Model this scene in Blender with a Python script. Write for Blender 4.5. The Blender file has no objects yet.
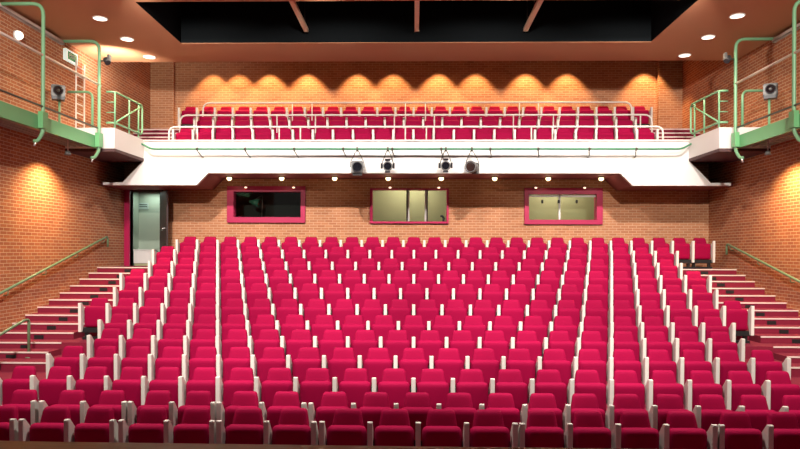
import bpy, bmesh, math, random
from mathutils import Vector, Matrix
random.seed(4)
SC = bpy.context.scene
COL = SC.collection
PI = math.pi

# ------------------------------------------------------------------ camera model (800x449 frame)
F, CX, CY, CZ = 667.0, 416.0, 252.0, 2.59
YAW, ROLL, PCX = .02, .003, 400.5
def PX(px, d):                                   # world x of a picture column at distance d
    t = (px - PCX) / F
    return d * (t - YAW) / (1 + YAW * t)
def PZ(py, d): return CZ + (CY - py) * d / F     # world z of a picture row at distance d

# ------------------------------------------------------------------ materials
def new_mat(name):
    m = bpy.data.materials.new(name); m.use_nodes = True
    nt = m.node_tree; b = nt.nodes['Principled BSDF']
    return m, nt, b
def plain(name, col, rough=0.6, metal=0.0, var=0.06, scale=6.0, bump=0.0, coat=0.0):
    m, nt, b = new_mat(name)
    tc = nt.nodes.new('ShaderNodeTexCoord'); no = nt.nodes.new('ShaderNodeTexNoise')
    no.inputs['Scale'].default_value = scale; no.inputs['Detail'].default_value = 4
    nt.links.new(tc.outputs['Object'], no.inputs['Vector'])
    mp = nt.nodes.new('ShaderNodeMapRange')
    mp.inputs['To Min'].default_value = 1 - var; mp.inputs['To Max'].default_value = 1 + var
    nt.links.new(no.outputs['Fac'], mp.inputs['Value'])
    mx = nt.nodes.new('ShaderNodeVectorMath'); mx.operation = 'SCALE'
    mx.inputs[0].default_value = col
    nt.links.new(mp.outputs['Result'], mx.inputs['Scale'])
    nt.links.new(mx.outputs['Vector'], b.inputs['Base Color'])
    b.inputs['Roughness'].default_value = rough; b.inputs['Metallic'].default_value = metal
    if coat: b.inputs['Coat Weight'].default_value = coat
    if bump:
        bp = nt.nodes.new('ShaderNodeBump'); bp.inputs['Strength'].default_value = bump; bp.inputs['Distance'].default_value = 0.01
        nt.links.new(no.outputs['Fac'], bp.inputs['Height']); nt.links.new(bp.outputs['Normal'], b.inputs['Normal'])
    return m
def fabric(name, col):
    m, nt, b = new_mat(name)
    tc = nt.nodes.new('ShaderNodeTexCoord'); no = nt.nodes.new('ShaderNodeTexNoise')
    no.inputs['Scale'].default_value = 180; no.inputs['Detail'].default_value = 2
    nt.links.new(tc.outputs['Object'], no.inputs['Vector'])
    oi = nt.nodes.new('ShaderNodeObjectInfo')
    mp = nt.nodes.new('ShaderNodeMapRange'); mp.inputs['To Min'].default_value = .94; mp.inputs['To Max'].default_value = 1.05
    nt.links.new(oi.outputs['Random'], mp.inputs['Value'])
    mx = nt.nodes.new('ShaderNodeVectorMath'); mx.operation = 'SCALE'; mx.inputs[0].default_value = col
    nt.links.new(mp.outputs['Result'], mx.inputs['Scale'])
    nt.links.new(mx.outputs['Vector'], b.inputs['Base Color'])
    b.inputs['Roughness'].default_value = .75
    b.inputs['Specular IOR Level'].default_value = .12
    bp = nt.nodes.new('ShaderNodeBump'); bp.inputs['Strength'].default_value = .15; bp.inputs['Distance'].default_value = .002
    nt.links.new(no.outputs['Fac'], bp.inputs['Height']); nt.links.new(bp.outputs['Normal'], b.inputs['Normal'])
    return m
def brick(name, axis, c1, c2, mortar):
    """axis 'x': wall faces along y (pattern in x,z);  'y': wall faces along x (pattern in y,z)"""
    m, nt, b = new_mat(name)
    tc = nt.nodes.new('ShaderNodeTexCoord'); sp = nt.nodes.new('ShaderNodeSeparateXYZ'); cb = nt.nodes.new('ShaderNodeCombineXYZ')
    nt.links.new(tc.outputs['Object'], sp.inputs['Vector'])
    nt.links.new(sp.outputs['X' if axis == 'x' else 'Y'], cb.inputs['X']); nt.links.new(sp.outputs['Z'], cb.inputs['Y'])
    br = nt.nodes.new('ShaderNodeTexBrick')
    nt.links.new(cb.outputs['Vector'], br.inputs['Vector'])
    br.inputs['Color1'].default_value = (*c1, 1); br.inputs['Color2'].default_value = (*c2, 1); br.inputs['Mortar'].default_value = (*mortar, 1)
    br.inputs['Scale'].default_value = 1.0; br.inputs['Brick Width'].default_value = .215; br.inputs['Row Height'].default_value = .071
    br.inputs['Mortar Size'].default_value = .0075; br.inputs['Mortar Smooth'].default_value = .3; br.inputs['Bias'].default_value = -.1
    no = nt.nodes.new('ShaderNodeTexNoise'); no.inputs['Scale'].default_value = 1.2; no.inputs['Detail'].default_value = 5
    nt.links.new(tc.outputs['Object'], no.inputs['Vector'])
    mp = nt.nodes.new('ShaderNodeMapRange'); mp.inputs['To Min'].default_value = .82; mp.inputs['To Max'].default_value = 1.15
    nt.links.new(no.outputs['Fac'], mp.inputs['Value'])
    mx = nt.nodes.new('ShaderNodeVectorMath'); mx.operation = 'SCALE'
    nt.links.new(br.outputs['Color'], mx.inputs[0]); nt.links.new(mp.outputs['Result'], mx.inputs['Scale'])
    nt.links.new(mx.outputs['Vector'], b.inputs['Base Color'])
    b.inputs['Roughness'].default_value = .85
    bp = nt.nodes.new('ShaderNodeBump'); bp.inputs['Strength'].default_value = .5; bp.inputs['Distance'].default_value = .012; bp.invert = True
    nt.links.new(br.outputs['Fac'], bp.inputs['Height']); nt.links.new(bp.outputs['Normal'], b.inputs['Normal'])
    return m
def emit(name, col, s):
    m, nt, b = new_mat(name)
    b.inputs['Base Color'].default_value = (*col, 1); b.inputs['Emission Color'].default_value = (*col, 1); b.inputs['Emission Strength'].default_value = s
    return m
def glass(name, tint=(1, 1, 1)):
    m, nt, b = new_mat(name)
    out = nt.nodes['Material Output']
    tr = nt.nodes.new('ShaderNodeBsdfTransparent'); tr.inputs['Color'].default_value = (*tint, 1)
    gl = nt.nodes.new('ShaderNodeBsdfGlossy'); gl.inputs['Roughness'].default_value = .03
    fr = nt.nodes.new('ShaderNodeFresnel'); fr.inputs['IOR'].default_value = 1.45
    mx = nt.nodes.new('ShaderNodeMixShader')
    nt.links.new(fr.outputs['Fac'], mx.inputs['Fac']); nt.links.new(tr.outputs['BSDF'], mx.inputs[1]); nt.links.new(gl.outputs['BSDF'], mx.inputs[2])
    nt.links.new(mx.outputs['Shader'], out.inputs['Surface'])
    return m
def planks(name):
    m, nt, b = new_mat(name)
    tc = nt.nodes.new('ShaderNodeTexCoord'); mpn = nt.nodes.new('ShaderNodeMapping'); mpn.inputs['Scale'].default_value = (1.2, 9, 1)
    nt.links.new(tc.outputs['Object'], mpn.inputs['Vector'])
    no = nt.nodes.new('ShaderNodeTexNoise'); no.inputs['Scale'].default_value = 3; no.inputs['Detail'].default_value = 8
    nt.links.new(mpn.outputs['Vector'], no.inputs['Vector'])
    rp = nt.nodes.new('ShaderNodeValToRGB')
    rp.color_ramp.elements[0].color = (.24, .15, .09, 1); rp.color_ramp.elements[1].color = (.50, .36, .23, 1)
    nt.links.new(no.outputs['Fac'], rp.inputs['Fac']); nt.links.new(rp.outputs['Color'], b.inputs['Base Color'])
    b.inputs['Roughness'].default_value = .45
    return m

M = dict(
    seat=fabric('crimson_fabric', (.38, .002, .052)),
    cream=plain('cream_panel', (.90, .84, .76), .45, var=.04, scale=14),
    black=plain('black_steel', (.012, .013, .014), .5),
    carpet=plain('red_carpet', (.24, .009, .035), .95, var=.2, scale=60, bump=.3),
    nosing=plain('pale_nosing', (.90, .72, .66), .5),
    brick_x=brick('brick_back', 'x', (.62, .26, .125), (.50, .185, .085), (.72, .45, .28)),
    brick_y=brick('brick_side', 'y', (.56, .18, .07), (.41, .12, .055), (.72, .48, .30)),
    ceil=plain('brown_ceiling', (.60, .265, .135), .8, var=.05, scale=.6),
    voidb=plain('black_void', (.012, .0145, .016), .95),
    white=plain('white_paint', (.86, .83, .80), .55, var=.03, scale=2),
    offwhite=plain('grey_white_paint', (.78, .72, .70), .6, var=.03, scale=2),
    soffit=plain('maroon_paint', (.30, .085, .085), .7),
    underside=plain('dark_brown_paint', (.10, .05, .05), .8),
    green=plain('mint_green_paint', (.22, .46, .25), .35, var=.05, scale=9),
    pipe=plain('pipe_green', (.07, .26, .14), .4),
    green2=plain('green_beam_paint', (.16, .44, .19), .4, var=.05, scale=4),
    dkrail=plain('dark_rail', (.06, .05, .035), .4),
    deck=plain('gallery_deck', (.45, .50, .38), .6),
    rail=plain('cream_tube', (.90, .80, .72), .35),
    wallrail=plain('sage_handrail', (.17, .26, .14), .35),
    magenta=plain('magenta_frame', (.50, .008, .085), .45),
    grey=plain('grey_lantern', (.17, .165, .16), .45, metal=.3),
    dark=plain('dark_lantern', (.03, .03, .035), .4),
    lens=plain('dark_lens', (.004, .004, .008), .08, coat=1.0),
    tan=plain('tan_timber', (.86, .64, .42), .5, scale=20),
    olive=plain('olive_wall', (.46, .42, .25), .8, var=.03, scale=2),
    pale=plain('pale_green_wall', (.42, .50, .40), .7, var=.05, scale=2),
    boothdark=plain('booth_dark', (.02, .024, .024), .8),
    shade=plain('green_shade', (.03, .16, .11), .5),
    door=plain('dark_door', (.055, .03, .03), .5),
    chrome=plain('steel', (.85, .85, .83), .25, metal=.6),
    exitw=emit('exit_white', (.85, .95, .85), .6),
    exitg=plain('exit_green', (.02, .42, .15), .5),
    lamp=emit('lamp_glow', (1, .80, .42), 3.2),
    lamp2=emit('lamp_glow_small', (1, .72, .50), 1.6),
    disc=emit('downlight_glow', (1, .92, .78), 2.2),
    tube=emit('fluorescent', (1, 1, .85), 3.2),
    glass=glass('window_glass', (.93, .96, .92)),
    wood=planks('stage_boards'),
    sign=plain('sign_ink', (.03, .03, .03), .5),
    paper=plain('sign_plate', (.50, .60, .55), .5),
)

M['voidb'].node_tree.nodes['Principled BSDF'].inputs['Specular IOR Level'].default_value = 0.0
# ------------------------------------------------------------------ mesh builder
class MB:
    def __init__(s): s.v = []; s.f = []; s.sm = []
    def add(s, vs, fs, smooth=False):
        o = len(s.v); s.v += [tuple(v) for v in vs]
        for f in fs: s.f.append([i + o for i in f]); s.sm.append(smooth)
        return s
    def box(s, x0, x1, y0, y1, z0, z1):
        vs = [(x, y, z) for z in (z0, z1) for y in (y0, y1) for x in (x0, x1)]
        return s.add(vs, [(0, 2, 3, 1), (4, 5, 7, 6), (0, 1, 5, 4), (2, 6, 7, 3), (0, 4, 6, 2), (1, 3, 7, 5)])
    def prism(s, pts, a, b, axis='x', smooth=False):
        """polygon pts extruded from a to b along axis. axis x: pts=(y,z); y: pts=(x,z); z: pts=(x,y)"""
        n = len(pts)
        mk = {'x': lambda p, t: (t, p[0], p[1]), 'y': lambda p, t: (p[0], t, p[1]), 'z': lambda p, t: (p[0], p[1], t)}[axis]
        vs = [mk(p, a) for p in pts] + [mk(p, b) for p in pts]
        fs = [list(range(n))[::-1], list(range(n, 2 * n))] + [(i, (i + 1) % n, n + (i + 1) % n, n + i) for i in range(n)]
        return s.add(vs, fs, smooth)
    def loops(s, loops, smooth=True, cap=True):
        n = len(loops[0]); vs = [p for l in loops for p in l]; fs = []
        for k in range(len(loops) - 1):
            for i in range(n):
                fs.append((k * n + i, k * n + (i + 1) % n, (k + 1) * n + (i + 1) % n, (k + 1) * n + i))
        s.add(vs, fs, smooth)
        if cap:
            o = len(s.v) - len(vs)
            s.f.append([o + i for i in range(n)][::-1]); s.sm.append(False)
            s.f.append([o + (len(loops) - 1) * n + i for i in range(n)]); s.sm.append(False)
        return s
    def tube(s, pts, r, seg=8, bend=0.0, bs=5):
        P = [Vector(p) for p in pts]
        if bend > 0 and len(P) > 2:
            Q = [P[0]]
            for i in range(1, len(P) - 1):
                a, b, c = P[i - 1], P[i], P[i + 1]
                t = min(bend, (a - b).length * .49, (c - b).length * .49)
                p0 = b + (a - b).normalized() * t; p1 = b + (c - b).normalized() * t
                for k in range(bs + 1):
                    u = k / bs; Q.append(p0 * (1 - u) ** 2 + b * 2 * u * (1 - u) + p1 * u * u)
            Q.append(P[-1]); P = Q
        T = []
        for i in range(len(P)):
            d = (P[min(i + 1, len(P) - 1)] - P[max(i - 1, 0)]).normalized(); T.append(d)
        ref = Vector((0, 0, 1)) if abs(T[0].z) < .9 else Vector((1, 0, 0))
        n = (ref - T[0] * ref.dot(T[0])).normalized(); L = []
        for i, p in enumerate(P):
            n = (n - T[i] * n.dot(T[i])).normalized(); bt = T[i].cross(n)
            L.append([p + (n * math.cos(2 * PI * k / seg) + bt * math.sin(2 * PI * k / seg)) * r for k in range(seg)])
        return s.loops(L)
    def cyl(s, p0, p1, r, seg=16, r1=None):
        p0, p1 = Vector(p0), Vector(p1); d = (p1 - p0).normalized()
        ref = Vector((0, 0, 1)) if abs(d.z) < .9 else Vector((1, 0, 0))
        n = (ref - d * ref.dot(d)).normalized(); b = d.cross(n); r1 = r if r1 is None else r1
        return s.loops([[p + (n * math.cos(2 * PI * k / seg) + b * math.sin(2 * PI * k / seg)) * rr for k in range(seg)] for p, rr in ((p0, r), (p1, r1))])
    def lathe(s, c, d, prof, seg=16):
        c = Vector(c); d = Vector(d).normalized()
        ref = Vector((0, 0, 1)) if abs(d.z) < .9 else Vector((1, 0, 0))
        n = (ref - d * ref.dot(d)).normalized(); b = d.cross(n)
        return s.loops([[c + d * h + (n * math.cos(2 * PI * k / seg) + b * math.sin(2 * PI * k / seg)) * max(r, .0005) for k in range(seg)] for r, h in prof])
    def xf(s, mat):
        s.v = [tuple(mat @ Vector(v)) for v in s.v]; return s
    def build(s, name, mat, parent=None, org=None, bevel=0.0):
        me = bpy.data.meshes.new(name)
        o3 = Vector(org) if org is not None else (parent.location if parent is not None and parent.parent is None else Vector((0, 0, 0)))
        if parent is not None and parent.parent is not None: o3 = parent.parent.location
        if parent is None and org is None: o3 = Vector((0, 0, 0))
        me.from_pydata([tuple(Vector(v) - o3) for v in s.v], [], s.f)
        me.polygons.foreach_set('use_smooth', s.sm)
        bm = bmesh.new(); bm.from_mesh(me); bmesh.ops.recalc_face_normals(bm, faces=bm.faces)
        if bevel:
            ed = [e for e in bm.edges if len(e.link_faces) == 2 and e.calc_face_angle(0) > .6]
            bmesh.ops.bevel(bm, geom=ed, offset=bevel, segments=2, affect='EDGES', clamp_overlap=True)
        bm.to_mesh(me); bm.free()
        me.materials.append(M[mat] if isinstance(mat, str) else mat)
        o = bpy.data.objects.new(name, me); COL.objects.link(o)
        if parent is not None: o.parent = parent
        else: o.location = o3
        return o
def tag(o, label=None, cat=None, group=None, kind=None):
    for k, v in (('label', label), ('category', cat), ('group', group), ('kind', kind)):
        if v: o[k] = v
    return o
def thing(name, label, cat, loc, group=None, kind=None):
    o = bpy.data.objects.new(name, None); COL.objects.link(o); o.location = loc; o.empty_display_size = .1
    return tag(o, label, cat, group, kind)
def struct(mb, name, mat, label, cat, parent=None):
    o = mb.build(name, mat, parent)
    if parent is None: tag(o, label, cat, None, 'structure')
    return o

# ------------------------------------------------------------------ dimensions
W = 8.1            # half width of the room
YB = 18.5          # lower back wall
YU = 20.46         # upper back wall
ZC = 7.45          # ceiling over the stalls
AX = 0.0          # axis of the seating
ROWD = [7.31 + .9 * k for k in range(12)]
ROWZ = [0, 0, .146, .309, .48, .644, .87, 1.13, 1.386, 1.639, 1.919, 2.18]
EDGE = [d - .3 for d in ROWD]

# ------------------------------------------------------------------ setting
# stalls floor: stepped rake under the seats
prof = [(3.0, -.3), (3.0, 0)]
for k in range(2, 12):
    prof += [(EDGE[k], ROWZ[k - 1]), (EDGE[k], ROWZ[k])]
prof += [(YB + .2, ROWZ[11]), (YB + .2, -.3)]
prof = [p for i, p in enumerate(prof) if i == 0 or p != prof[i - 1]]
struct(MB().prism(prof, -W, W), 'floor', 'carpet', 'red carpeted stepped floor rising under the stalls', 'floor')
# stage: boards the photograph is taken from
struct(MB().prism([(-W, -1.2), (-W, 5.62), (-6, 5.60), (-3, 5.50), (0, 5.46), (4, 5.44), (W, 5.42), (W, -1.2)], .86, 1.0, 'z'), 'floor_stage', 'wood', 'brown boarded stage edge along the bottom', 'floor')
struct(MB().box(-W, W, 4.9, 5.05, 0, .86), 'wall_stage_front', 'black', 'dark front wall under the stage edge', 'wall')
for s, nm in ((-1, 'left'), (1, 'right')):
    a, b = sorted((s * W, s * (W + .25)))
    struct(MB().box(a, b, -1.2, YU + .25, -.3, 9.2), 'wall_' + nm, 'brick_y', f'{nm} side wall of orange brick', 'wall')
    # corner pier of the upper back wall
    a, b = sorted((s * (W - .72), s * W))
    struct(MB().box(a, b, YU - .14, YU, 5.3, 9.0), 'trim_' + ('1' if s < 0 else '2'), 'brick_x', f'brick corner pier of the {nm} end of the balcony wall', 'pier')

def holes_wall(mb, x0, x1, z0, z1, y0, y1, holes):
    xs = sorted({x0, x1, *[h[0] for h in holes], *[h[1] for h in holes]})
    for i in range(len(xs) - 1):
        a, b = xs[i], xs[i + 1]; m = (a + b) / 2
        hh = sorted([(h[2], h[3]) for h in holes if h[0] < m < h[1]])
        z = z0
        for h in hh:
            if h[0] > z: mb.box(a, b, y0, y1, z, h[0])
            z = h[1]
        if z < z1: mb.box(a, b, y0, y1, z, z1)
S18 = F / YB
def bx(px): return PX(px, YB)
def bz(py): return CZ + (CY - py) / S18
WIN = [ # outer l, r, top, bottom, glass l, r, top, bottom (picture pixels)
    (227.5, 305.5, 186.5, 223, 234, 301, 192, 217.5),
    (370, 448.5, 188.5, 223.5, 372.5, 446.5, 190, 221.5),
    (524, 602, 188, 224, 528.5, 596, 194, 219.5)]
DOOR = (bx(130), bx(160), ROWZ[11], bz(192))
holes = [DOOR] + [(bx(w[4]) - .03, bx(w[5]) + .03, bz(w[7]) - .03, bz(w[6]) + .03) for w in WIN]
mb = MB(); holes_wall(mb, -W, W, 1.8, 5.1, YB, YB + .2, holes)
struct(mb, 'wall_back', 'brick_x', 'lower back wall of orange brick behind the stalls', 'wall')
struct(MB().box(-W - .2, W + .2, YU, YU + .25, 5.0, 9.2), 'wall_back_upper', 'brick_x', 'upper back wall of orange brick behind the balcony seats', 'wall')

# ceiling with the black opening, cove strip at the back
VX, VY0, VY1 = 5.46, 12.90, 15.5
CE = 17.0
mb = MB()
mb.box(-W, -VX, -1.2, CE, ZC, ZC + .015); mb.box(VX, W, -1.2, CE, ZC, ZC + .015)
mb.box(-VX, VX, -1.2, VY0, ZC, ZC + .015); mb.box(-VX, VX, VY1, CE, ZC, ZC + .015)
mb.box(-W, W, CE - .12, CE, ZC + .015, 9.0); mb.box(-W, W, CE - .12, YU, 9.0, 9.1)
struct(mb, 'ceiling', 'ceil', 'brown painted ceiling around a wide black opening', 'ceiling')
mb = MB()
mb.box(-VX, VX, VY0, VY1, 8.5, 8.6)
mb.box(-VX - .08, -VX, VY0 - .08, VY1 + .08, ZC + .015, 8.6); mb.box(VX, VX + .08, VY0 - .08, VY1 + .08, ZC + .015, 8.6)
mb.box(-VX, VX, VY0 - .08, VY0, ZC + .015, 8.6); mb.box(-VX, VX, VY1, VY1 + .08, ZC + .015, 8.6)
struct(mb, 'ceiling_opening', 'voidb', 'wide black recess in the middle of the ceiling', 'ceiling')
for x, nm in ((-2.49, 'left'), (.05, 'middle'), (2.54, 'right')):
    t = thing('ceiling_batten', f'tan batten hung in the black ceiling opening, {nm} one of three', 'batten', (x, VY0 + .1, 7.65), 'battens in the ceiling opening')
    MB().box(x - .05, x + .05, VY0 + .03, 15.32, 7.65, 7.72).build('batten', 'tan', t)
    for y in (VY0 + .4, 14.2, 15.1):
        MB().cyl((x, y, 7.72), (x, y, 8.5), .012, 6).build('hanger', 'black', t)

# ------------------------------------------------------------------ balcony
YF = 17.0
bal = thing('balcony', 'white fronted balcony across the back of the hall', 'balcony', (0, YF, 4.3), kind='structure')
zt = 5.41
out = [(-6.94, zt), (6.94, zt), (6.94, PZ(160, YF)), (7.49, 4.36), (8.0, 4.36), (8.0, 4.29), (5.54, 4.29), (5.22, 4.60), (-5.28, 4.60), (-5.58, 4.29), (-8.0, 4.29), (-8.0, 4.36), (-7.49, 4.36), (-6.94, PZ(160, YF))]
MB().prism(out, YF, YF + .12, 'y').build('fascia', 'white', bal)
MB().box(-6.97, 6.97, YF - .03, YF + .2, zt, zt + .04).build('coping', 'nosing', bal)
sof = [(-W, 4.30), (-5.60, 4.30), (-5.30, 4.61), (5.24, 4.61), (5.56, 4.30), (W, 4.30), (W, 4.37), (6.94, 4.37), (6.94, 5.05), (-6.94, 5.05), (-6.94, 4.37), (-W, 4.37)]
MB().prism(sof, YF + .12, YB + .05, 'y').build('soffit', 'soffit', bal)
BD, BZ = [17.83, 18.76, 19.80], [5.15, 5.66, 6.17]
BE = [YF + .12, 18.40, 19.40]
tp = [(YF + .12, 5.05), (YF + .12, 5.15), (BE[1], 5.15), (BE[1], 5.66), (BE[2], 5.66), (BE[2], 6.17), (YU, 6.17), (YU, 5.05)]
MB().prism(tp, -W, W).build('tiers', 'carpet', bal)
for s in (-1, 1):
    a, b = sorted((s * 6.94, s * W))
    MB().box(a, b, 15.32, YF + .13, 4.97, 5.45).build('wing', 'offwhite', bal)
    MB().box(a, b, 15.33, YF + .12, 4.90, 4.97).build('wing_underside', 'underside', bal)
    # steps at the end of the balcony rows
    a, b = sorted((s * 6.62, s * W))
    mb = MB()
    mb.box(a, b, 18.73, BE[2], 5.66, 5.83); mb.box(a, b, 19.07, BE[2], 5.83, 6.0)
    mb.box(a, b, 18.07, BE[1], 5.15, 5.32); mb.box(a, b, 18.24, BE[1], 5.32, 5.49)
    mb.build('balcony_steps', 'carpet', bal)
    for y, z in ((18.40, 5.66), (18.73, 5.83), (19.07, 6.0), (19.40, 6.17)):
        MB().box(a, b, y - .012, y + .05, z - .035, z + .004).build('step_nosing', 'nosing', bal)

# balcony guard rails: cream tubes with rounded ends, one before each row
def guard(label, x0, x1, y, zr, zf, posts, rowlab):
    t = thing('guard_rail', label, 'railing', ((x0 + x1) / 2, y, zf), 'tubular rails before the balcony rows')
    MB().tube([(x0, y, zf), (x0, y, zr), (x1, y, zr), (x1, y, zf)], .026, 8, .22).build('top_tube', 'rail', t)
    for p in posts:
        MB().cyl((PX(p, y), y, zf), (PX(p, y), y, zr), .018, 8).build('post', 'rail', t)
guard('cream tubular rail along the balcony front edge', -6.32, 6.32, 17.08, PZ(126.75, 17.08), 5.45, (197, 278.8, 300, 405, 426, 433, 531, 552, 636), 'front')
guard('cream tubular rail before the middle balcony row', -6.53, 6.53, 18.46, PZ(115, 18.46), 5.66, (196, 276.6, 315, 394, 434, 513, 553, 640), 'middle')
guard('cream tubular rail before the top balcony row', -6.2, 6.3, 19.46, PZ(102.5, 19.46), 6.17, (292, 311.6, 405, 425, 519, 538), 'top')

# lighting pipe along the fascia, with stand-off brackets
YP = 16.68; ZP = PZ(149, YP)
t = thing('lighting_pipe', 'green lighting pipe along the white balcony front', 'pipe', (0, YF, ZP))
MB().tube([(PX(137, 16.95), 16.96, 5.40), (PX(151, YP), YP, ZP), (PX(681, YP), YP, ZP), (PX(696, 16.95), 16.96, 5.40)], .026, 8, .12).build('tube', 'pipe', t)
for p in (197, 245, 294, 343, 392, 441, 490, 538, 589, 636):
    x = PX(p, YP)
    MB().tube([(x, YP, ZP), (x, YP + .02, ZP - .05), (x + .05, YP + .2, ZP - .16), (x + .05, YF, ZP - .16)], .014, 6, .05).build('bracket', 'dkrail', t)
    MB().cyl((x - .025, YP, ZP), (x + .025, YP, ZP), .04, 8).build('clamp', 'dkrail', t)

# stage lanterns on the pipe
def lantern(px, py, size, yaw, label, kind):
    y = YP; x = PX(px, y); zc = PZ(py, y)
    t = thing('stage_lantern', label, 'stage light', (x, y, zc), 'stage lanterns on the balcony front')
    R = Matrix.Translation((x, y, zc)) @ Matrix.Rotation(yaw, 4, 'Z')
    h = size / 2
    if kind == 'box':
        MB().box(-h, h, -h * .6, h * 1.3, -h, h).xf(R).build('housing', 'grey', t, bevel=.02)
        MB().box(-h * .8, h * .8, -h * .2, h * .9, -h * 1.35, -h * .98).xf(R).build('ballast', 'dark', t)
        MB().lathe((0, -h * .6, 0), (0, -1, 0), [(h * .86, -.01), (h * .86, .03), (h * .74, .03), (h * .74, .005)], 20).xf(R).build('lens_ring', 'dark', t)
        MB().cyl((0, -h * .62, 0), (0, -h * .66, 0), h * .74, 20).xf(R).build('lens', 'lens', t)
    else:
        MB().lathe((0, 0, 0), (0, -1, 0), [(h * .35, -h * 2.0), (h * .75, -h * 1.6), (h * .85, -h * .3), (h, 0), (h, h * .7), (h * .85, h * .7), (h * .8, h * .5)], 20).xf(R).build('housing', 'grey', t)
        MB().cyl((0, -h * .50, 0), (0, -h * .55, 0), h * .78, 20).xf(R).build('lens', 'lens', t)
        mb = MB()
        for k in range(4):
            a = k * PI / 2
            mb.add([(Vector((math.cos(a) * h + math.cos(a + PI / 2) * q * h * .5 + math.cos(a) * e * h * .45, -h * .7 - e * .05, math.sin(a) * h + math.sin(a + PI / 2) * q * h * .5 + math.sin(a) * e * h * .45))) for q, e in ((-1, 0), (1, 0), (1.2, 1), (-1.2, 1))] +
                   [(Vector((math.cos(a) * h + math.cos(a + PI / 2) * q * h * .5 + math.cos(a) * e * h * .45, -h * .7 - e * .05 + .006, math.sin(a) * h + math.sin(a + PI / 2) * q * h * .5 + math.sin(a) * e * h * .45))) for q, e in ((-1, 0), (1, 0), (1.2, 1), (-1.2, 1))],
                   [(0, 1, 2, 3), (7, 6, 5, 4), (0, 4, 5, 1), (1, 5, 6, 2), (2, 6, 7, 3), (3, 7, 4, 0)])
        if kind == 'doors': mb.xf(R).build('barn_door', 'dark', t)
    hh = ZP - zc
    w2 = h * 1.12
    MB().tube([(-w2, h * .2, 0), (-w2, h * .2, h * .9), (-.03, 0, hh - .05), (.03, 0, hh - .05), (w2, h * .2, h * .9), (w2, h * .2, 0)], .010, 6, .05).xf(R).build('yoke', 'dkrail', t)
    MB().cyl((0, 0, hh - .06), (0, 0, hh + .04), .03, 8).xf(R).build('hook_clamp', 'dkrail', t)
lantern(357, 167.3, .30, .08, 'square grey stage lantern with big dark lens, leftmost under the fascia pipe', 'box')
lantern(387.5, 166.5, .24, .0, 'small grey lantern with flaps, second from left under the fascia pipe', 'doors')
lantern(445.5, 166, .24, -.08, 'small grey lantern with flaps, third from left under the fascia pipe', 'doors')
lantern(471.5, 167, .30, -.45, 'large grey lantern turned sideways, rightmost under the fascia pipe', 'round')
bpy.data.objects['stage_lantern.003']
# extra drum of the turned lantern
t = [o for o in COL.objects if o.name.startswith('stage_lantern')][-1]
R = Matrix.Translation(t.location) @ Matrix.Rotation(-.45, 4, 'Z')
MB().box(-.16, -.02, .10, .34, -.15, .13).xf(Matrix.Translation((.10, 0, 0))).xf(R).build('lamp_house', 'dark', t, bevel=.02)

# soffit downlights and the small lamps on the window heads
ORD = ['zeroth', 'first', 'second', 'third', 'fourth', 'fifth', 'sixth', 'seventh', 'eighth', 'ninth', 'tenth', 'eleventh', 'twelfth', 'thirteenth', 'fourteenth', 'fifteenth', 'sixteenth', 'seventeenth', 'eighteenth', 'nineteenth', 'twentieth', 'twenty-first', 'twenty-second', 'twenty-third', 'twenty-fourth', 'twenty-fifth', 'twenty-sixth']
for i, p in enumerate((229, 281.5, 334.5, 388, 441, 494.5, 548, 601)):
    y = 17.85; x = PX(p, y)
    t = thing('soffit_downlight', f'warm round downlight under the balcony, {ORD[i + 1]} of eight from the left', 'downlight', (x, y, 4.61), 'downlights under the balcony')
    MB().lathe((x, y, 4.61), (0, 0, -1), [(.09, 0), (.09, .02), (.07, .03), (.07, .02)], 16).build('ring', 'dkrail', t)
    MB().lathe((x, y, 4.59), (0, 0, -1), [(.062, 0), (.068, .04), (.055, .075), (.02, .09)], 12).build('bulb', 'lamp', t)

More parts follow.
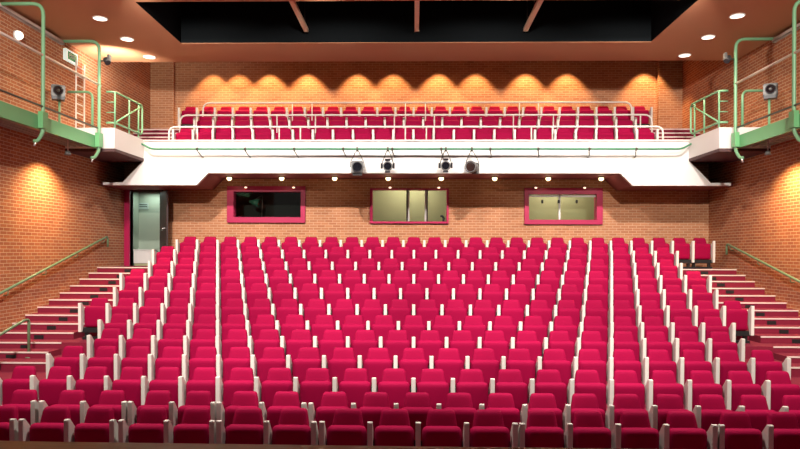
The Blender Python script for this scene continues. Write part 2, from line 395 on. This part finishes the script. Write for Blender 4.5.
# windows of the control rooms
WL = ['dark control room window with magenta frame', 'yellow lit middle window with two upright bars', 'pale lit right window with magenta frame']
CAV = ['left', 'middle', 'right']
for i, w in enumerate(WIN):
    x0, x1, z1, z0 = bx(w[0]), bx(w[1]), bz(w[2]), bz(w[3])
    g0, g1, h1, h0 = bx(w[4]), bx(w[5]), bz(w[6]), bz(w[7])
    win = thing(f'window_{i + 1}', WL[i], 'window', (x0, YB, z0), kind='structure')
    mb = MB(); d0, d1 = YB - .07, YB
    mb.box(x0, g0, d0, d1, z0, z1); mb.box(g1, x1, d0, d1, z0, z1); mb.box(g0, g1, d0, d1, h1, z1); mb.box(g0, g1, d0, d1, z0, h0)
    mb.box(g0 - .03, g0, d1, YB + .2, h0 - .03, h1 + .03); mb.box(g1, g1 + .03, d1, YB + .2, h0 - .03, h1 + .03)
    mb.box(g0, g1, d1, YB + .2, h1, h1 + .03); mb.box(g0, g1, d1, YB + .2, h0 - .03, h0)
    mb.build('frame', 'magenta', win)
    MB().box(g0, g1, YB + .09, YB + .096, h0, h1).build('pane', 'glass', win)
    # room behind the glass
    mb = MB(); e = .35
    A, B, Yb = g0 - e, g1 + e, 19.75
    mb.box(A, B, Yb, Yb + .05, h0 - .6, 4.9); mb.box(A - .05, A, YB + .2, Yb, h0 - .6, 4.9); mb.box(B, B + .05, YB + .2, Yb, h0 - .6, 4.9)
    mb.box(A, B, YB + .2, Yb, 4.9, 4.95); mb.box(A, B, YB + .2, Yb, h0 - .65, h0 - .6)
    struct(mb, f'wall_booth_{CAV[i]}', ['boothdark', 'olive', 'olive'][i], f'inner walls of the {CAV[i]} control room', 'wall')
    if i == 1:
        for p, ww in ((408.5, .045), (425.5, .05)):
            MB().box(bx(p) - ww / 2, bx(p) + ww / 2, YB + .06, YB + .14, h0, h1).build('mullion', 'white', win)
            MB().box(bx(p) + (-1 if p < 420 else 1) * .045 - .02, bx(p) + (-1 if p < 420 else 1) * .045 + .02, YB + .05, YB + .16, h0, h1).build('mullion_edge', 'door', win)
    if i == 2:
        MB().box(bx(560) - .022, bx(560) + .022, YB + .06, YB + .14, h0, h1).build('mullion', 'white', win)
        MB().box(g0, g1, YB + .06, YB + .13, h1 - .07, h1 - .02).build('blind_rail', 'white', win)
        for p in (542.5, 559, 577):
            MB().box(bx(p) - .025, bx(p) + .025, YB + .02, YB + .09, bz(203), bz(199.5)).build('catch', 'black', win, bevel=.008)
    # little lamps on the head of the frame
    for q, p in enumerate(((246.5, 294), (390, 438.5), (535, 583.5))[i]):
        xx = bx(p); zz = bz(188) ; yy = YB - .07
        o = thing('frame_lamp', f'small round lamp at the {"left" if q == 0 else "right"} top of the {["dark left", "yellow middle", "pale right"][i]} window frame', 'lamp', (xx, YB, zz), 'small lamps on the window heads')
        MB().lathe((xx, yy, zz), (0, -1, 0), [(.05, -.01), (.05, .03), (.045, .035)], 14).build('rim', 'magenta', o)
        MB().lathe((xx, yy - .033, zz), (0, -1, 0), [(.042, 0), (.03, .014), (.008, .02)], 14).xf(Matrix.Translation((0, 0, zz)) @ Matrix.Diagonal((1, 1, .6, 1)) @ Matrix.Translation((0, 0, -zz))).build('bulb', 'lamp2', o)
# desk lamp in the dark room, small black monitor in the middle room
g0, h0 = bx(WIN[0][4]), bz(WIN[0][7])
struct(MB().box(bx(234) - .3, bx(301) + .3, YB + .2, YB + .65, h0 - .15, h0 - .1), 'trim_3', 'boothdark', 'desk inside the dark control room', 'desk')
t = thing('desk_lamp', 'dim green shaded lamp inside the dark left control room', 'lamp', (bx(252), YB + .45, h0 - .1))
xx, zz = bx(249), bz(200.5)
MB().lathe((xx - .10, YB + .45, zz), (1, 0, -.15), [(.03, 0), (.13, .28), (.125, .28), (.02, .02)], 14).build('lamp_shade', 'shade', t)
MB().tube([(xx + .25, YB + .45, h0 - .1), (xx + .27, YB + .45, bz(194)), (xx + .02, YB + .45, zz + .04)], .008, 6, .05).build('arm', 'grey', t)
MB().cyl((xx + .25, YB + .45, h0 - .1), (xx + .25, YB + .45, h0 - .07), .07, 14).build('base', 'dark', t)
g1, h0 = bx(WIN[1][5]), bz(WIN[1][7])
struct(MB().box(bx(372) - .3, bx(446) + .3, YB + .2, YB + .65, h0 - .08, h0 - .03), 'trim_4', 'offwhite', 'desk inside the middle control room', 'desk')
t = thing('desk_microphone', 'small black microphone stand in the corner of the middle window', 'microphone', (bx(443), YB + .3, h0 - .03))
xx = bx(443) + .02
MB().cyl((xx, YB + .3, h0 - .03), (xx, YB + .3, h0), .06, 12).build('base', 'black', t)
MB().cyl((xx, YB + .3, h0), (xx + .01, YB + .3, h0 + .12), .03, 10).build('stem', 'black', t)
MB().tube([(xx + .01, YB + .3, h0 + .11), (xx - .03, YB + .3, h0 + .17), (xx - .08, YB + .3, h0 + .17)], .03, 8).build('head', 'black', t)

# doorway at the left end, with the corridor behind it
dx0, dx1, dz0, dz1 = DOOR
d = thing('door_1', 'open doorway with magenta frame at the left end of the back wall', 'door', (dx0, YB, dz0), kind='structure')
MB().box(dx0 - .15, dx0, YB - .04, YB + .2, dz0, dz1 + .06).build('jamb', 'magenta', d)
MB().box(dx0, dx1 + .1, YB - .03, YB + .2, dz1, dz1 + .06).build('lintel', 'door', d)
MB().box(dx1, dx1 + .1, YB - .03, YB + .2, dz0, dz1).build('jamb', 'door', d)
ln = Vector((.45, -.72)).normalized(); hx, hy = dx1 + .04, YB - .04
nx = Vector((-ln.y, ln.x)) * .022
leaf = [(hx + nx.x, hy + nx.y), (hx + ln.x * .83 + nx.x, hy + ln.y * .83 + nx.y), (hx + ln.x * .83 - nx.x, hy + ln.y * .83 - nx.y), (hx - nx.x, hy - nx.y)]
lf = MB().prism(leaf, dz0 + .01, dz1 - .02, 'z').build('door_leaf', 'door', d)
hp = Vector((hx + ln.x * .72, hy + ln.y * .72, dz0 + 1.03)); nn = Vector((nx.x, nx.y, 0)).normalized() * -1
lv = Vector((ln.x, ln.y, 0))
MB().tube([hp, hp + nn * .09, hp + nn * .09 - lv * .16 - Vector((0, 0, .05))], .016, 8, .03).build('door_handle', 'chrome', lf)
mb = MB(); YC = 19.4
mb.box(-W, dx1 + .5, YC, YC + .06, 2.1, 4.4); mb.box(dx1 + .5, dx1 + .56, YB + .2, YC, 2.1, 4.4); mb.box(-W, dx1 + .5, YB + .2, YC, 4.32, 4.4); mb.box(-W, -W + .03, YB + .2, YC, 2.1, 4.4)
struct(mb, 'wall_corridor', 'pale', 'pale green corridor wall behind the open doorway', 'wall')
struct(MB().box(-W, dx1 + .56, YB + .2, YC + .06, 2.08, ROWZ[11]), 'floor_corridor', 'olive', 'corridor floor behind the open doorway', 'floor')
cx = PX(142.5, YC); cz = PZ(206, YC)
t = thing('corridor_sign', 'small grey sign with dark lines on the corridor wall behind the doorway', 'sign', (cx, YC, cz))
MB().box(cx - .17, cx + .17, YC - .012, YC, cz - .11, cz + .08).build('plate', 'paper', t)
mb = MB()
mb.box(cx - .14, cx - .12, YC - .016, YC - .012, cz - .05, cz + .05)
mb.box(cx - .09, cx + .14, YC - .016, YC - .012, cz + .02, cz + .04); mb.box(cx - .09, cx + .14, YC - .016, YC - .012, cz - .04, cz - .02)
mb.build('lettering', 'sign', t)
yb = YB + .25
a, b = PX(133.5, yb), PX(152, yb)
t = thing('storage_box', 'white low box standing on the floor inside the doorway', 'box', ((a + b) / 2, yb + .2, ROWZ[11]))
MB().box(a + .02, b - .02, yb + .02, yb + .38, ROWZ[11], ROWZ[11] + .07).build('plinth', 'olive', t)
MB().box(a, b, yb, yb + .40, ROWZ[11] + .07, ROWZ[11] + .43).build('body', 'white', t, bevel=.01)
MB().box(a - .01, b + .01, yb - .01, yb + .41, ROWZ[11] + .43, ROWZ[11] + .46).build('lid', 'white', t, bevel=.006)

# ------------------------------------------------------------------ aisle steps, nosings and grilles
for s, nm in ((-1, 'left'), (1, 'right')):
    t = thing('aisle_stairs', f'red carpeted aisle stairs with pale nosings along the {nm} wall', 'stairs', (s * 7.3, EDGE[2], 0), kind='structure')
    mb = MB(); a, b = sorted((s * 6.62, s * W)); steps = []
    for k in range(6, 12):
        z = (ROWZ[k] + ROWZ[k - 1]) / 2; y = EDGE[k] - .45
        x_in = s * 6.62
        mb.box(a, b, y, EDGE[k], ROWZ[k - 1], z); steps.append((y, z, 6.62))
    mb.build('half_steps', 'carpet', t)
    for k in range(2, 12):
        xi = {2: 6.1, 3: 5.85, 4: 5.6, 5: 5.85}.get(k, 6.62)
        steps.append((EDGE[k], ROWZ[k], xi))
    for y, z, xi in steps:
        a, b = sorted((s * xi, s * W))
        MB().box(a, b, y - .010, y + .012, z - .022, z + .004).build('nosing', 'nosing', t)
        gx = s * 7.3; h = .075
        MB().box(gx - .09, gx + .09, y - .016, y + .02, z - .125, z - .125 + h).build('step_grille', 'black', t)

def wall_rail(s, y0, z0, y1, z1, label):
    x = s * (W - .09)
    t = thing('wall_handrail', label, 'handrail', (s * W, (y0 + y1) / 2, (z0 + z1) / 2), 'handrails on the side walls')
    MB().tube([(x, y0, z0 - .28), (x, y0, z0), (x, y1, z1)], .028, 8, .1).build('tube', 'wallrail', t)
    n = 5
    for k in range(n):
        u = (k + .15) / n
        yy, zz = y0 + (y1 - y0) * u, z0 + (z1 - z0) * u
        MB().tube([(s * W, yy, zz - .12), (x, yy, zz - .12), (x, yy, zz)], .010, 6, .04).build('bracket', 'wallrail', t)
wall_rail(-1, 17.3, 2.98, 10.5, 1.16, 'sage green handrail sloping down the left brick wall')
wall_rail(1, 17.25, 2.83, 10.5, 1.10, 'sage green handrail sloping down the right brick wall')
t = thing('stair_handrail', 'pale green free standing handrail at the foot of the left stairs', 'handrail', (-7.0, 12.0, ROWZ[5]))
MB().tube([(-7.0, 12.0, ROWZ[5]), (-7.0, 12.0, 1.34), (-7.0, 11.85, 1.34), (-7.0, 9.3, .72), (-7.0, 9.3, ROWZ[2])], .026, 8, .06).build('tube', 'wallrail', t)
MB().cyl((-7.0, 12.0, ROWZ[5]), (-7.0, 12.0, ROWZ[5] + .02), .06, 12).build('foot_plate', 'wallrail', t)

# ------------------------------------------------------------------ side galleries
def gallery(s, nm):
    Y0, Y1, xb = 8.0, 15.28, s * 7.25
    t = thing('side_gallery', f'mint green steel side gallery with railings on the {nm} wall', 'gallery', (xb, Y1, 4.95))
    a, b = sorted((xb, xb + s * .06))
    MB().box(a, b, Y0, Y1, 4.94, 5.22).build('edge_beam', 'green2', t)
    mb = MB(); a, b = sorted((xb + s * .06, s * W))
    mb.box(a, b, Y0, Y1, 5.10, 5.14)
    for k in range(5):
        x = xb + s * (.14 + k * .15); mb.box(x - .02, x + .02, Y0, Y1, 5.0, 5.10)
    mb.build('deck', 'deck', t)
    for y in (15.08, 12.78, 10.45):
        x = s * 7.19
        MB().tube([(s * 8.08, y, 7.38), (x, y, 7.38), (x, y, 4.88), (x + s * .10, y, 4.72), (x + s * .18, y, 4.72)], .036, 10, .22).build('column', 'green', t)
        MB().box(min(x - .05, x + .05), max(x - .05, x + .05), y - .09, y + .09, 4.96, 5.28).build('column_plate', 'green2', t)
        MB().cyl((x + s * .14, y, 4.72), (x + s * .17, y, 4.62), .02, 8).build('bolt', 'chrome', t)
    x = s * 7.19
    MB().cyl((x, Y0, 6.38), (x, 15.15, 6.38), .026, 8).build('top_rail', 'rail', t)
    MB().cyl((x, Y0, 5.385), (x, 15.0, 5.385), .022, 8).build('toe_rail', 'dkrail', t)
    MB().tube([(s * 8.08, 15.4, 6.30), (s * 7.50, 15.4, 6.30), (s * 7.50, 15.4, 5.45)], .03, 8, .16).build('end_rail', 'green', t)
    # railing around the balcony wing
    zf = 5.45; xi = s * 6.98; yf = 15.40; yb = 16.98
    r = thing('wing_railing', f'mint green tube railing around the {nm} end of the balcony front', 'railing', (xi, yf, zf), 'wing railings')
    MB().tube([(s * 7.17, yf, 6.30), (xi, yf, 6.30), (xi, yb, 6.33), (xi, yb, 5.58), (xi, yf, 5.58), (s * 7.17, yf, 5.58)], .026, 8, .14).build('frame_tube', 'green', r)
    for y in (15.42, 16.2, 16.75):
        MB().cyl((xi, y, zf), (xi, y, 6.31), .022, 8).build('post', 'green', r)
    MB().cyl((xi, 15.45, 5.6), (xi, 16.95, 6.30), .02, 8).build('brace', 'green', r)
    for z in (5.82, 6.06):
        MB().cyl((s * 7.17, yf, z), (xi, yf, z), .013, 6).build('cross_bar', 'green', r)
    # lantern on a short stand in the gallery
    y = 14.5; x = PX(57.8 if s < 0 else 770, y); z = PZ(90.5, y)
    l = thing('gallery_lantern', f'grey box lantern with round dark lens on a stand in the {nm} gallery', 'stage light', (x, y, 5.15), 'lanterns in the galleries')
    RL = Matrix.Translation((x, y, 0)) @ Matrix.Rotation(-s * .49, 4, 'Z') @ Matrix.Translation((-x, -y, 0))
    MB().cyl((x, y + .05, 5.15), (x, y + .05, z - .12), .025, 8).build('stand', 'green', l)
    MB().box(x - .14, x + .14, y - .08, y + .2, z - .12, z + .13).xf(RL).build('housing', 'grey', l, bevel=.015)
    MB().box(x - .13, x + .13, y - .07, y + .15, z - .19, z - .12).xf(RL).build('ballast', 'dark', l)
    MB().lathe((x, y - .08, z), (0, -1, 0), [(.105, -.01), (.105, .02), (.09, .02), (.085, .0)], 20).xf(RL).build('lens_ring', 'dark', l)
    MB().cyl((x, y - .08, z), (x, y - .085, z), .088, 20).xf(RL).build('lens', 'lens', l)
    MB().lathe((x, y - .085, z), (0, -1, 0), [(.035, 0), (.03, .02), (.01, .03)], 12).xf(RL).build('lamp', 'grey', l)
    # small spot clamped to the back column
    y = 15.08; x = s * 7.10; z = 6.93
    p = thing('column_spot', f'small black and white spot clamped high on the {nm} gallery column', 'stage light', (x, y, z), 'small spots on the columns')
    MB().cyl((s * 7.15, y, z), (s * 7.04, y, z), .02, 8).build('clamp', 'dkrail', p)
    MB().lathe((s * 7.02, y, z), (-s * .5, -.4, -.6), [(.03, -.12), (.06, -.06), (.065, .08), (.055, .08)], 14).build('housing', 'dark', p)
    MB().box(min(s * 6.93, s * 6.99), max(s * 6.93, s * 6.99), y - .05, y + .05, z - .02, z + .14).build('casing', 'grey', p, bevel=.01)
    # cable tray high on the wall
    ct = thing('wall_mounted_tray', f'pale cable tray running along the {nm} wall near the ceiling', 'cable tray', (s * W, 12, 7.34), 'cable trays')
    a, b = sorted((s * (W - .01), s * (W - .10)))
    MB().box(a, b, Y0, 15.1, 7.30, 7.32).build('tray', 'offwhite', ct)
    a, b = sorted((s * (W - .09), s * (W - .10)))
    MB().box(a, b, Y0, 15.1, 7.30, 7.38).build('tray_lip', 'nosing', ct)
    for k in range(3): MB().cyl((s * (W - .025 - .025 * k), Y0, 7.335), (s * (W - .025 - .025 * k), 15.1, 7.335), .009, 6).build('cable', 'dark', ct)
gallery(-1, 'left'); gallery(1, 'right')

# wall ladder, exit sign and lamp on the left gallery wall
t = thing('wall_ladder', 'cream steel ladder on the left gallery wall under the exit sign', 'ladder', (-8.02, 15.8, 5.45))
for y in (15.62, 16.02): MB().cyl((-8.0, y, 5.45), (-8.0, y, 7.1), .02, 8).build('stile', 'rail', t)
for k in range(7): MB().cyl((-8.0, 15.62, 5.65 + k * .22), (-8.0, 16.02, 5.65 + k * .22), .014, 6).build('rung', 'rail', t)
ex, ey, ez = -8.06, 15.5, 7.14
t = thing('exit_sign', 'green and white exit sign high on the left gallery wall', 'sign', (-W, ey, ez))
MB().box(-W, -8.03, ey - .28, ey + .26, ez - .13, ez + .13).build('box', 'exitw', t, bevel=.006)
MB().box(-8.031, -8.026, ey - .20, ey + .20, ez - .09, ez + .09).build('panel', 'exitg', t)
tx = bpy.data.curves.new('lettering', 'FONT'); tx.body = 'EXIT'; tx.size = .15; tx.align_x = 'CENTER'; tx.align_y = 'CENTER'; tx.extrude = .002
tc_ = bpy.data.objects.new('lettering_curve', tx); COL.objects.link(tc_)
bpy.context.view_layer.update()
tm = bpy.data.meshes.new_from_object(tc_.evaluated_get(bpy.context.evaluated_depsgraph_get())); tm.name = 'lettering'
bpy.data.objects.remove(tc_)
to = bpy.data.objects.new('lettering', tm); COL.objects.link(to)
to.rotation_euler = (PI / 2, 0, PI / 2)
to.location = Vector((-8.022, ey, ez)) - t.location; to.parent = t
tm.materials.clear(); tm.materials.append(M['white'])
t = thing('wall_lamp', 'small white round lamp on the left wall above the gallery', 'lamp', (-W, 13.4, 6.97))
MB().cyl((-W, 13.4, 6.97), (-8.06, 13.4, 6.97), .1, 16).build('back_plate', 'white', t)
MB().lathe((-8.06, 13.4, 6.97), (1, 0, 0), [(.09, 0), (.085, .04), (.06, .08), (.02, .1)], 14).build('globe', 'disc', t)

# ceiling downlights
for i, (p, q) in enumerate(((99.5, 17), (126.5, 38), (149, 56), (736.5, 17), (707.5, 38), (684, 56))):
    y = (ZC - CZ) * F / (CY - q); x = PX(p, y); side = 'left' if i < 3 else 'right'
    if y > CE - .2: y = CE - .2
    t = thing('ceiling_downlight', f'round white ceiling downlight on the {side} side, {["nearest the viewer", "middle of three", "nearest the back wall"][i % 3]}', 'downlight', (x, y, ZC), 'round ceiling downlights')
    MB().lathe((x, y, ZC), (0, 0, -1), [(.155, 0), (.155, .012), (.135, .016), (.135, .006)], 20).build('ring', 'white', t)
    MB().cyl((x, y, ZC - .001), (x, y, ZC - .012), .134, 20).build('diffuser', 'disc', t)

# ------------------------------------------------------------------ theatre chairs
def outline(pts, radii, seg=4):
    n = len(pts); res = []
    for i in range(n):
        b = Vector(pts[i]); a = Vector(pts[i - 1]); c = Vector(pts[(i + 1) % n]); r = radii[i]
        if r <= 0: res.append(b); continue
        p0 = b + (a - b).normalized() * r; p1 = b + (c - b).normalized() * r
        for k in range(seg + 1):
            u = k / seg; res.append(p0 * (1 - u) ** 2 + b * 2 * u * (1 - u) + p1 * u * u)
    return res
def inset(pl, d):
    c = sum(pl, Vector((0, 0))) / len(pl); n = len(pl); res = []
    for i in range(n):
        t = (pl[(i + 1) % n] - pl[i - 1]).normalized(); nm = Vector((-t.y, t.x))
        if nm.dot(c - pl[i]) < 0: nm = -nm
        res.append(pl[i] + nm * d)
    return res
def cushion(pl, levels, warp):
    """levels: (inset, depth), insets shrink the outline towards its centre; warp(x, z, depth) -> 3d"""
    xs = [p.x for p in pl]; zs = [p.y for p in pl]
    c = Vector(((min(xs) + max(xs)) / 2, (min(zs) + max(zs)) / 2)); hw, hh = (max(xs) - min(xs)) / 2, (max(zs) - min(zs)) / 2
    mb = MB()
    mb.loops([[warp(c.x + (p.x - c.x) * (1 - i / hw), c.y + (p.y - c.y) * (1 - min(i / hh, .95)), dp) for p in pl] for i, dp in levels])
    mb.sm = [True] * len(mb.sm)
    return mb

bk = outline([(-.195, .27), (.195, .27), (.185, .60), (.150, .80), (-.150, .80), (-.185, .60)], [.03, .03, .08, .045, .045, .08])
def wb(x, z, dp):
    u = (z - .27) / .53
    return (x, .150 + .085 * u + dp + .02 * (1 - (x / .24) ** 2), z)
BACK = cushion(bk, [(.15, .078), (.03, .075), (.008, .07), (0, .055), (0, .025), (.006, .008), (.02, -.002), (.05, -.006), (.10, -.007), (.16, -.007)], wb)
pd = outline([(-.228, .235), (.228, .235), (.222, .655), (-.222, .655)], [.05, .05, .075, .075])
def wp(x, z, dp):
    u = (z - .235) / .42
    return (x, .075 - .035 * u + dp, z - (dp - .05) * .10 * u)
PAD = cushion(pd, [(.15, .128), (.03, .125), (.008, .12), (0, .105), (0, .06), (.008, .035), (.026, .014), (.05, .004), (.08, .001), (.12, 0), (.18, 0)], wp)
SPROF = [(.012, .16), (0, .69), (0, .715), (.006, .72), (.045, .72), (.185, .575), (.190, .54), (.185, .50), (.075, .16)]
PITCH = .54
def side_panel(x): return MB().prism(SPROF, x - .029, x + .029, 'x')
def plinth(): return MB().box(-.27, .27, .12, .22, 0, .05).box(-.27, .27, .10, .25, .14, .235).box(-.23, -.17, .13, .21, .05, .14).box(.17, .23, .13, .21, .05, .14)

protos = {}
def mesh_of(mb, name, mat, bevel=0):
    o = mb.build(name, mat, None, (0, 0, 0), bevel); me = o.data
    bpy.data.objects.remove(o); return me
ME = dict(backrest=mesh_of(BACK, 'backrest', 'seat'), seat=mesh_of(PAD, 'seat', 'seat'), left=mesh_of(side_panel(-.27), 'side_panel', 'cream', .006),
          right=mesh_of(side_panel(.27), 'side_panel', 'cream', .006), base=mesh_of(plinth(), 'base_rail', 'black'))
def chair(x, y, z, label, group, right_end=False, name='theatre_chair', sx=1.0):
    t = thing(name, label, 'chair', (x, y, z), group); t.scale = (sx, 1, 1)
    parts = [('backrest', 'backrest'), ('seat', 'seat'), ('side_panel', 'left'), ('base_rail', 'base')]
    if right_end: parts.append(('side_panel', 'right'))
    for nm, key in parts:
        o = bpy.data.objects.new(nm, ME[key]); COL.objects.link(o); o.parent = t
    return t
def row_px(spans, d):
    """spans of post columns in the picture -> chair centres and whether the right panel closes a unit"""
    res = []
    for a, b, n in spans:
        x0, x1 = PX(a, d), PX(b, d); m = (x0 + x1) / 2
        for k in range(n): res.append((m + (k - (n - 1) / 2) * (x1 - x0) / n, k == n - 1, (x1 - x0) / n / PITCH))
    return res
ROWNAME = ['front', 'second', 'third', 'fourth', 'fifth', 'sixth', 'seventh', 'eighth', 'ninth', 'tenth', 'eleventh', 'back']
SPAN = {2: (-11, 10), 3: (-10.5, 10.5), 4: (-10, 10), 5: (-10.5, 10.5), 6: (-12, 12), 7: (-11.5, 11.5), 8: (-12, 12), 9: (-11.5, 11.5), 10: (-12, 12), 11: (-11.5, 14.5)}
r1 = row_px([(-32, 12, 1), (21, 112, 2), (121, 212, 2), (219, 314, 2), (322, 516, 4), (523, 716, 4), (723, 821, 2)], ROWD[0])
r2 = row_px([(-8, 33, 1), (41, 124, 2), (130, 213, 2), (219, 304, 2), (311, 831, 12)], ROWD[1])
for k in range(12):
    if k == 0: lst = r1
    elif k == 1: lst = r2
    else:
        a, b = SPAN[k]; n = round(b - a)
        lst = []; q = {2: .957, 3: .963, 4: .99, 5: .985}.get(k, .988); qr = {2: .975, 3: .97, 4: .98, 5: .985}.get(k, .972 if k == 11 else .98)
        for i in range(n):
            e0, e1 = [-2.5 + (u + 2.5) * q if u < -2.5 else 2.5 + (u - 2.5) * qr if u > 2.5 else u for u in (AX + (a + i) * PITCH, AX + (a + i + 1) * PITCH)]
            lst.append(((e0 + e1) / 2, i == n - 1, (e1 - e0) / PITCH))
    for i, (x, re, sx) in enumerate(lst):
        rn = f'the {ROWNAME[k]} stalls row'
        if i == 0: lab = f'crimson tip-up theatre chair at the left end of {rn}'
        elif i == len(lst) - 1: lab = f'crimson tip-up theatre chair at the right end of {rn}'
        else: lab = f'crimson tip-up theatre chair, {ORD[i + 1]} from the left in {rn}'
        chair(x, ROWD[k], ROWZ[k], lab, 'tip-up chairs in the stalls', re, 'theatre_chair', sx)
for k, (h, nm) in enumerate(((12, 'front'), (11.5, 'middle'), (13, 'top'))):
    n = round(2 * h)
    for i in range(n):
        x = -.02 + (-h + i + .5) * PITCH
        rn = f'the {nm} balcony row'
        if i == 0: lab = f'crimson tip-up theatre chair at the left end of {rn}'
        elif i == n - 1: lab = f'crimson tip-up theatre chair at the right end of {rn}'
        else: lab = f'crimson tip-up theatre chair, {ORD[i + 1]} from the left in {rn}'
        chair(x, BD[k], BZ[k], lab, 'tip-up chairs in the balcony', i == n - 1, 'balcony_chair')

# ------------------------------------------------------------------ lights
def light(kind, name, loc, energy, col=(1, 1, 1), aim=None, **kw):
    l = bpy.data.lights.new(name, kind); l.energy = energy; l.color = col
    for k, v in kw.items(): setattr(l, k, v)
    o = bpy.data.objects.new(name, l); COL.objects.link(o); o.location = loc
    if aim is not None: o.rotation_euler = (Vector(aim) - Vector(loc)).to_track_quat('-Z', 'Y').to_euler()
    return o
WARM = (1, .80, .55)
for x in (-5.3, -1.8, 1.8, 5.3):
    light('AREA', 'house_light', (x, 11.9, 7.26), 112, (1, .93, .86), (x * .95, 17.5, 3.4), shape='DISK', size=.2, spread=math.radians(100))
    light('SPOT', 'stalls_light', (x * .92, 8.0, 7.3), 950, (1, .93, .86), (x * .92, 10.2, 1.2), spot_size=math.radians(80), spot_blend=.35, shadow_soft_size=.12)
for x in (-4.2, -1.4, 1.4, 4.2):
    light('SPOT', 'front_light', (x, 4.0, 6.9), 1500, (1, .93, .86), (x * 1.05, 4.0 + 8 * math.cos(math.radians(36)), 6.9 - 8 * math.sin(math.radians(36))), spot_size=math.radians(47), spot_blend=.65, shadow_soft_size=.12)
for x, e in ((-6.2, 95), (-5.4, 95), (-4.45, 120), (-3.28, 130), (-1.74, 110), (-.65, 100), (.74, 130), (1.87, 110), (3.4, 130), (4.65, 110), (7.0, 130)):
    light('SPOT', 'balcony_spot', (x, 19.98, 8.60), e * 2.2, (1, .62, .27), (x, 20.02, 6), spot_size=math.radians(82), spot_blend=.5, shadow_soft_size=.03)
for p in (229, 281.5, 334.5, 388, 441, 494.5, 548, 601):
    light('POINT', 'soffit_bulb', (PX(p, 17.85), 17.85, 4.42), 1.0, WARM, shadow_soft_size=.06)
for i, w in enumerate(WIN[1:]):
    light('AREA', 'booth_light', (bx((w[4] + w[5]) / 2), 19.2, 4.85), 26, (1, .97, .80), None, shape='RECTANGLE', size=1.2, size_y=.3)
light('AREA', 'corridor_light', (-7.5, 19.1, 4.28), 6, (.85, 1, .9), None, shape='RECTANGLE', size=.6, size_y=.2)
for s in (-1, 1):
    yw = 14.3
    t = thing('gallery_lamp', f'small lamp on a stem under the {"left" if s < 0 else "right"} gallery beside the lit brick wall', 'lamp', (s * 7.5, yw, 5.0), 'lamps under the galleries')
    MB().cyl((s * 7.5, yw, 5.0), (s * 7.5, yw, 4.74), .014, 8).build('stem', 'rail', t)
    MB().lathe((s * 7.5, yw, 4.76), (0, 0, -1), [(.02, 0), (.05, .02), (.07, .09), (.06, .09)], 14).build('lamp_shade', 'grey', t)
    MB().cyl((s * 7.5, yw, 4.69), (s * 7.5, yw, 4.672), .055, 14).build('bulb', 'lamp', t)
    light('SPOT', 'wall_washer', (s * 7.47, yw, 4.66), 400, (1, .70, .32), (s * 7.9, yw, 2.6), spot_size=math.radians(135), spot_blend=.8, shadow_soft_size=.05)
    light('SPOT', 'gallery_fill', (s * 4.4, 4.8, 7.2), 2600, (1, .93, .84), (s * 7.6, 12.0, 5.6), spot_size=math.radians(72), spot_blend=.8, shadow_soft_size=.1)  # unseen fill spot added on the stage side to brighten the gallery
    for q, e in ((13.8, 110), (15.1, 130), (16.5, 240)):
        light('SPOT', 'ceiling_lamp', (s * 6.6, q, ZC - .03), e * (1.1 if s < 0 else .55), (1, .80, .55), (s * 6.9, q, 3), spot_size=math.radians(130), spot_blend=.7, shadow_soft_size=.12)
light('SPOT', 'gallery_spot', (-7.2, 15.75, 6.65), 240, (1, .92, .80), (-7.5, 16.5, 7.45), spot_size=math.radians(120), spot_blend=.9, shadow_soft_size=.06)

wd = bpy.data.worlds.new('World'); SC.world = wd; wd.use_nodes = True
bg = wd.node_tree.nodes['Background']; bg.inputs['Color'].default_value = (1, .9, .85, 1); bg.inputs['Strength'].default_value = .15

# ------------------------------------------------------------------ camera
cam = bpy.data.cameras.new('Camera'); co = bpy.data.objects.new('Camera', cam); COL.objects.link(co)
co.location = (0, 0, CZ); co.rotation_mode = 'QUATERNION'; co.rotation_quaternion = (Matrix.Rotation(YAW, 3, 'Z') @ Matrix.Rotation(PI / 2, 3, 'X') @ Matrix.Rotation(ROLL, 3, 'Z')).to_quaternion()
cam.sensor_width = 36; cam.lens = F / 800 * 36
cam.shift_x = -(PCX - 400) / 800; cam.shift_y = (CY - 224.5) / 800
SC.camera = co
SC.view_settings.view_transform = 'Standard'; SC.view_settings.look = 'None'; SC.view_settings.gamma = 1; SC.view_settings.exposure = 0.14
SC.cycles.diffuse_bounces = 1
